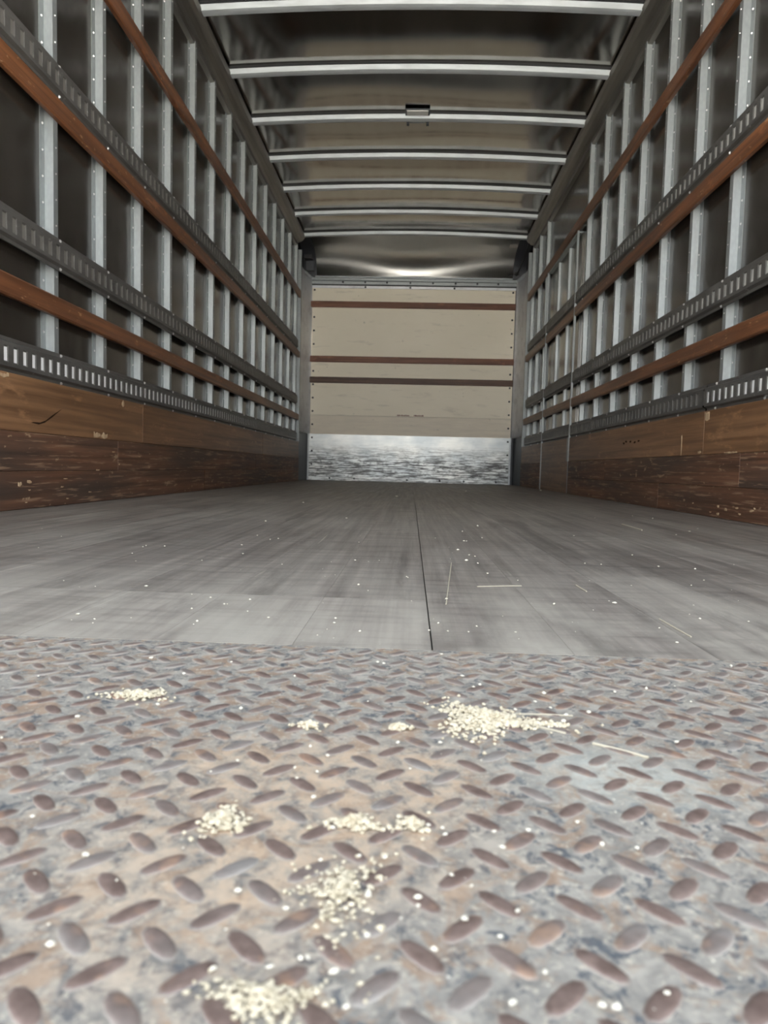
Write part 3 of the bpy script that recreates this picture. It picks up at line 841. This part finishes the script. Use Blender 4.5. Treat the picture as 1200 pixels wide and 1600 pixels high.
# ------------------------------------------------------------------ crumbs and splinters
def crumb_geom(r, rnd, lift=0.0):
    a = [Vector((1, 0, 0)), Vector((-1, 0, 0)), Vector((0, 1, 0)), Vector((0, -1, 0)), Vector((0, 0, 1)), Vector((0, 0, -1)),
         Vector((.6, .6, .5)), Vector((-.6, .6, .5)), Vector((-.6, -.6, .5)), Vector((.6, -.6, .5))]
    f = [(0, 6, 4), (6, 2, 4), (2, 7, 4), (7, 1, 4), (1, 8, 4), (8, 3, 4), (3, 9, 4), (9, 0, 4),
         (0, 2, 6), (2, 1, 7), (1, 3, 8), (3, 0, 9), (0, 5, 2), (2, 5, 1), (1, 5, 3), (3, 5, 0)]
    ang = rnd.uniform(0, 6.28); ca, sa = math.cos(ang), math.sin(ang)
    sx, sy, sz = r * rnd.uniform(.7, 1.5), r * rnd.uniform(.6, 1.0), r * rnd.uniform(.5, .85)
    vs = []
    for p in a:
        q = p * rnd.uniform(.8, 1.15)
        x, y, z = q.x * sx, q.y * sy, max(q.z, -0.7) * sz
        vs.append((x * ca - y * sa, x * sa + y * ca, z))
    lo = min(v[2] for v in vs)
    return [(x, y, z - lo + lift) for x, y, z in vs], f
PLZ = 0.0
def pile(cx, cy, rx, ry, n, label, seed, rmin=0.0009, rmax=0.0019, h=0.0035, tail=None, rot=0.0):
    rnd = random.Random(seed); mb = MB()
    for k in range(n):
        t, q = rnd.uniform(0, 6.28), abs(rnd.gauss(0, 0.48))
        wob = 1 + 0.35 * math.sin(3 * t + seed) + 0.2 * math.sin(5 * t + 2 * seed)
        x, y = rx * q * wob * math.cos(t), ry * q * wob * math.sin(t)
        x, y = x * math.cos(rot) - y * math.sin(rot), x * math.sin(rot) + y * math.cos(rot)
        if tail and rnd.random() < 0.12:
            u = rnd.random(); x, y = tail[0] * u + rnd.gauss(0, .0012), tail[1] * u + rnd.gauss(0, .0012)
            q = 1.0
        lift = max(0, h * (1 - q * 1.3)) * rnd.random()
        vs, fs = crumb_geom(rnd.uniform(rmin, rmax), rnd, lift)
        mb.add([(cx + x + a, cy + y + b, PLZ + c) for a, b, c in vs], fs)
    o = obj('crumb_pile', mb, MAT['crumb'], base=True)
    return tag(o, label, 'crumbs', None, 'stuff')
pile(-0.152, 0.436, 0.020, 0.011, 420, 'low pile of pale crumbs at the upper left of the tread plate', 11)
pile(-0.032, 0.394, 0.011, 0.005, 90, 'thin patch of crumbs left of the big crumb pile', 12)
pile(0.021, 0.397, 0.010, 0.0045, 110, 'small crumb patch just beside the big pile', 13)
pile(0.074, 0.416, 0.027, 0.023, 2800, 'largest cream crumb pile on the tread plate, right of centre', 14, tail=(0.05, -0.004), h=0.006)
pile(-0.053, 0.283, 0.010, 0.011, 260, 'round crumb pile left of centre in the foreground', 15)
pile(0.003, 0.286, 0.015, 0.0065, 220, 'wide crumb patch in the middle of the foreground', 16)
pile(0.029, 0.287, 0.0075, 0.0075, 150, 'small round crumb patch right next to the wide one', 17)
pile(0.003, 0.238, 0.016, 0.024, 380, 'loose tall scatter of crumbs below centre of the plate', 18, 0.0007, 0.0015)
pile(-0.014, 0.186, 0.020, 0.011, 330, 'blurred crumb pile at the bottom edge of the photo', 19, 0.0007, 0.0014)

def crumb(x, y, r, label, group, mat, seed, z=PLZ):
    rnd = random.Random(seed)
    vs, fs = crumb_geom(r, rnd)
    o = obj('crumb', MB().add([(x + a, y + b, z + c) for a, b, c in vs], fs), MAT[mat], base=True)
    return tag(o, label, 'crumb', group)
def floor_at(u, v):
    d = cf + cr * ((u - 600) / F_PX) - cu * ((v - 800) / F_PX)
    p = CAM + d * (-CAM.z / d.z); return p.x, p.y
# loose crumbs seen on the tread plate (measured on the floor plane once, world metres)
PLATE_CRUMBS = [(-0.172, 0.392, 0.00198), (-0.079, 0.416, 0.00194), (-0.176, 0.518, 0.0022), (-0.138, 0.482, 0.00181), (0.067, 0.502, 0.00179), (0.078, 0.482, 0.00173), (0.289, 0.554, 0.00215), (0.121, 0.468, 0.00213), (0.182, 0.39, 0.0019), (0.002, 0.53, 0.0022), (0.007, 0.527, 0.00187), (0.102, 0.294, 0.00145), (0.073, 0.477, 0.00128), (0.092, 0.413, 0.00152), (-0.133, 0.418, 0.00201), (-0.198, 0.358, 0.00153), (-0.062, 0.342, 0.00131), (0.028, 0.341, 0.00127), (0.0, 0.439, 0.00119), (0.127, 0.427, 0.00198), (0.143, 0.433, 0.0022), (0.123, 0.415, 0.00193), (0.031, 0.235, 0.00168), (0.031, 0.231, 0.00142), (0.036, 0.209, 0.00155), (0.047, 0.225, 0.00187), (-0.034, 0.234, 0.00171), (-0.015, 0.226, 0.00141), (-0.032, 0.196, 0.00174), (0.005, 0.197, 0.00171), (-0.006, 0.202, 0.00153), (-0.004, 0.203, 0.00131), (0.013, 0.235, 0.00168), (0.013, 0.237, 0.00145), (0.014, 0.214, 0.00157), (0.058, 0.189, 0.00168), (0.088, 0.189, 0.00193), (0.084, 0.19, 0.00172), (0.07, 0.202, 0.00132), (0.058, 0.217, 0.00114), (0.108, 0.276, 0.00195), (0.122, 0.275, 0.00169), (0.064, 0.283, 0.00138), (0.066, 0.271, 0.00161), (0.079, 0.285, 0.0014), (0.036, 0.286, 0.00138), (0.043, 0.279, 0.00136), (0.042, 0.284, 0.00138), (-0.099, 0.252, 0.00191), (-0.135, 0.278, 0.00182), (-0.019, 0.333, 0.00126), (-0.017, 0.306, 0.00147), (-0.016, 0.352, 0.00131), (-0.027, 0.363, 0.00135), (-0.031, 0.336, 0.00127), (0.021, 0.373, 0.00137), (0.045, 0.376, 0.00138), (0.051, 0.244, 0.00123), (0.066, 0.231, 0.0012), (0.044, 0.25, 0.00125), (0.01, 0.184, 0.00164), (-0.086, 0.202, 0.00189), (-0.015, 0.198, 0.00152), (0.105, 0.196, 0.00134), (0.008, 0.26, 0.00129), (0.018, 0.26, 0.00129), (-0.007, 0.256, 0.00128), (0.198, 0.487, 0.00183), (0.22, 0.463, 0.00134), (0.173, 0.478, 0.00178), (0.12, 0.44, 0.00162), (0.112, 0.451, 0.00165), (-0.072, 0.328, 0.00096), (-0.171, 0.432, 0.00127), (-0.237, 0.465, 0.00142), (-0.057, 0.487, 0.00132), (0.054, 0.561, 0.00148), (-0.005, 0.28, 0.00137)]
PLATE_SPECKS = [(-0.063, 0.26, 0.00078), (0.049, 0.249, 0.00054), (-0.097, 0.198, 0.00063), (-0.037, 0.18, 0.00066), (0.131, 0.296, 0.00107), (-0.08, 0.237, 0.00107), (0.025, 0.224, 0.00085), (-0.092, 0.212, 0.00085), (-0.112, 0.517, 0.00197), (0.012, 0.227, 0.00098), (0.07, 0.197, 0.00065), (0.122, 0.305, 0.00131), (0.222, 0.497, 0.00111), (-0.042, 0.183, 0.00065), (0.066, 0.355, 0.00108), (-0.028, 0.325, 0.00107), (0.04, 0.198, 0.00079), (0.125, 0.211, 0.00107), (0.096, 0.434, 0.00164), (0.13, 0.204, 0.00081), (0.112, 0.406, 0.00154), (0.045, 0.361, 0.00072), (0.099, 0.19, 0.00048), (0.125, 0.317, 0.00074), (-0.033, 0.214, 0.00096), (-0.112, 0.239, 0.00057)]
FLOOR_CRUMBS = [(-0.427, 2.852, 0.00614), (0.144, 1.485, 0.00318), (0.123, 1.16, 0.00416), (0.119, 1.315, 0.00282), (0.144, 1.225, 0.00263), (0.135, 1.241, 0.00267), (0.14, 1.133, 0.00203), (0.144, 1.023, 0.00258), (0.213, 1.887, 0.00471), (0.158, 1.716, 0.00306), (0.15, 1.487, 0.00265), (0.192, 1.567, 0.0028), (0.328, 1.174, 0.0026), (0.071, 0.809, 0.00204), (0.024, 0.963, 0.00173), (0.022, 0.969, 0.00208), (-0.051, 3.76, 0.00666), (-0.169, 2.058, 0.00367), (-0.311, 1.48, 0.00216), (-0.374, 1.858, 0.00337), (-0.254, 1.427, 0.00259), (-0.43, 1.239, 0.00235), (-0.308, 1.072, 0.002), (-0.404, 1.043, 0.00161), (-0.303, 0.83, 0.00256), (-0.182, 0.652, 0.00199), (-0.117, 0.679, 0.00201), (-0.157, 0.767, 0.00227), (-0.308, 0.665, 0.00215), (-0.206, 0.709, 0.00216), (-0.065, 1.126, 0.00242), (-0.041, 0.887, 0.00256), (-0.02, 0.633, 0.00231), (-0.048, 0.666, 0.00243), (-0.049, 0.686, 0.002), (0.197, 0.799, 0.00236), (0.274, 0.819, 0.00308), (0.343, 0.743, 0.00291), (0.502, 1.143, 0.00265), (0.454, 1.316, 0.00246), (0.883, 2.43, 0.00457), (1.106, 5.685, 0.01434), (0.43, 4.991, 0.00709), (0.046, 0.648, 0.00189), (0.056, 0.679, 0.00197), (0.084, 0.648, 0.00142), (0.13, 0.654, 0.00144), (0.064, 0.648, 0.00142), (0.094, 0.673, 0.00147), (0.276, 0.633, 0.00198), (-0.179, 0.738, 0.00166), (-0.106, 1.021, 0.00104)]
FLOOR_SPECKS = [(-0.042, 0.607, 0.00067), (0.197, 0.707, 0.00101), (-0.29, 1.124, 0.00108), (0.106, 1.273, 0.00115), (0.369, 0.823, 0.00157), (0.426, 0.971, 0.00169), (-0.445, 1.128, 0.00169), (-0.058, 0.616, 0.00076), (-0.182, 0.641, 0.00112), (-0.266, 1.401, 0.00239), (-0.251, 0.659, 0.0012), (0.855, 2.564, 0.0046), (-0.628, 1.164, 0.00184), (-0.094, 0.953, 0.00083), (-0.803, 1.492, 0.00157), (0.393, 0.739, 0.00113), (-0.265, 1.167, 0.00181), (0.097, 1.182, 0.0014), (-0.363, 0.819, 0.00113), (-0.683, 1.348, 0.00222), (0.354, 1.168, 0.00179), (-0.102, 1.099, 0.00173), (-0.072, 0.764, 0.00086), (0.029, 0.792, 0.00103), (-0.052, 0.64, 0.00081), (0.342, 0.768, 0.00111), (-0.283, 0.648, 0.00127), (0.271, 0.833, 0.00124), (-0.38, 0.813, 0.00091), (0.67, 2.391, 0.00235), (0.723, 1.8, 0.00326), (-0.277, 0.632, 0.0012), (0.47, 0.944, 0.00093), (0.287, 0.986, 0.00099), (0.19, 0.665, 0.00082), (0.052, 0.7, 0.00074), (-0.232, 0.789, 0.00105), (-0.175, 1.056, 0.00137), (-0.42, 0.852, 0.00122), (0.431, 1.687, 0.00278), (0.181, 0.969, 0.00148), (0.807, 1.924, 0.00331), (0.467, 1.026, 0.00176), (-0.463, 1.219, 0.00189), (-0.299, 1.294, 0.00241), (-0.176, 0.74, 0.00133), (0.105, 1.363, 0.0012), (-0.042, 1.116, 0.00136), (-0.145, 0.706, 0.00136), (-0.026, 0.85, 0.00145), (0.337, 0.955, 0.00159), (0.448, 1.161, 0.00224), (-0.08, 1.401, 0.00221), (0.129, 0.628, 0.00071), (-0.465, 1.238, 0.00207), (0.281, 0.692, 0.00129), (-0.224, 0.989, 0.00096), (-0.303, 0.642, 0.00089), (0.071, 0.817, 0.00098), (-0.081, 0.967, 0.00141), (0.602, 1.221, 0.00132), (-0.205, 0.774, 0.00142), (0.87, 2.02, 0.00268), (0.236, 0.773, 0.00124), (0.127, 0.725, 0.00119), (0.441, 0.864, 0.00093), (-0.025, 1.134, 0.00174), (0.083, 1.528, 0.00227)]
def side_word(x, y):
    d = Vector((x, y, 0)) - CAM
    u = 600 + F_PX * d.dot(cr) / d.dot(cf)
    return ('far left', 'left', 'middle', 'right', 'far right')[max(0, min(4, int(u / 240)))]
def on_plate(x, y):
    for ox, oy in ((-0.110, 0.2365), (-0.0958, 0.2507)):
        dx, dy = (x - ox) / P, (y - oy) / P
        if math.hypot(dx - round(dx), dy - round(dy)) * P < 0.0135: return 0.0013
    return PLZ
ORD = ['', 'second ', 'third ', 'fourth ', 'fifth ', 'sixth ', 'seventh ', 'eighth ', 'ninth ', 'tenth ', 'eleventh ', 'twelfth ']
def u_of(x, y):
    d = Vector((x, y, 0)) - CAM
    return d.dot(cr) / d.dot(cf)
def scatter(lst, depth, what, many, scale, seed, zf):
    zones = {}
    for k, (x, y, r) in enumerate(lst): zones.setdefault((side_word(x, y), depth(y)), []).append((u_of(x, y), x, y, r, k))
    for (sd, dp), it in zones.items():
        it.sort()
        for n, (_, x, y, r, k) in enumerate(it):
            place_ = '' if len(it) == 1 else (', leftmost' if n == 0 else (', rightmost' if n == len(it) - 1 else ', %sfrom left' % ORD[n]))
            crumb(x, y, r * scale, '%s, %s %s%s' % (what, sd, dp, place_), '%s, %s %s' % (many, sd, dp) if len(it) > 1 else None, 'white_crumb', seed + k, zf(x, y))
scatter(PLATE_CRUMBS, lambda y: 'by the wooden floor' if y > 0.45 else ('level with biggest pile' if y > 0.37 else ('in middle depth' if y > 0.29 else ('in the foreground' if y > 0.235 else 'in blurred nearest strip'))),
        'single pale crumb on the tread plate', 'single crumbs', 0.8, 100, on_plate)
scatter(FLOOR_CRUMBS, lambda y: 'at front edge' if y < 0.68 else ('near the front' if y < 0.9 else ('halfway back' if y < 1.6 else 'far back')),
        'tiny pale speck on grey wooden floor', 'single specks', 0.8, 300, lambda x, y: 0.0)
for nm, lst, lab, q in (('plate_specks', PLATE_SPECKS, 'fine scattered pale specks too small to count on the tread plate', 0.6), ('floor_specks', FLOOR_SPECKS, 'fine scattered pale dust specks all over the grey wooden floor', 0.8)):
    rnd = random.Random(9); mb = MB()
    for x, y, r in lst:
        vs, fs = crumb_geom(r * q, rnd)
        zz = on_plate(x, y) if nm == 'plate_specks' else 0.0
        mb.add([(x + a, y + b, c + zz) for a, b, c in vs], fs)
    tag(obj(nm, mb, MAT['white_crumb'], base=True), lab, 'specks', None, 'stuff')
def splinter(p, q, r, label, mat, z):
    P0, P1 = Vector((p[0], p[1], z + r * 0.7)), Vector((q[0], q[1], z + r * 0.7))
    mid = (P0 + P1) / 2 + Vector((0, 0.001, 0))
    return tag(obj('splinter', MB().tube([P0, P0.lerp(mid, .5), mid, mid.lerp(P1, .5), P1], r * 0.7, 6), MAT[mat]), label, 'splinter')
splinter((0.1210, 0.4000), (0.0910, 0.4160), 0.0009, 'long pale straw leaving the largest crumb pile to the right', 'straw', PLZ)
splinter((0.1330, 0.3860), (0.1590, 0.3690), 0.0011, 'pale wood splinter pointing right beyond the largest crumb pile', 'straw', PLZ)
splinter((0.0930, 0.4290), (0.1320, 0.4300), 0.0008, 'thin pale straw lying level at the right of the largest crumb pile', 'straw', PLZ)
splinter((0.0960, 1.1310), (0.0690, 0.7780), 0.0011, 'pale splinter lying lengthwise on the wooden floor right of centre', 'straw', 0.0)
splinter((0.1170, 0.9060), (0.1790, 0.9230), 0.0008, 'pale splinter lying crosswise on the wooden floor', 'straw', 0.0)
splinter((0.2970, 0.7360), (0.2990, 0.6580), 0.0010, 'slanting yellow splinter at the right front of the wooden floor', 'straw', 0.0)
splinter((0.6790, 2.1120), (0.6730, 1.9140), 0.0025, 'thin yellow splinter far right on the wooden floor near the wall', 'straw', 0.0)
splinter((0.2570, 0.9420), (0.2590, 0.8930), 0.0012, 'short pale splinter on the wooden floor at mid right', 'straw', 0.0)
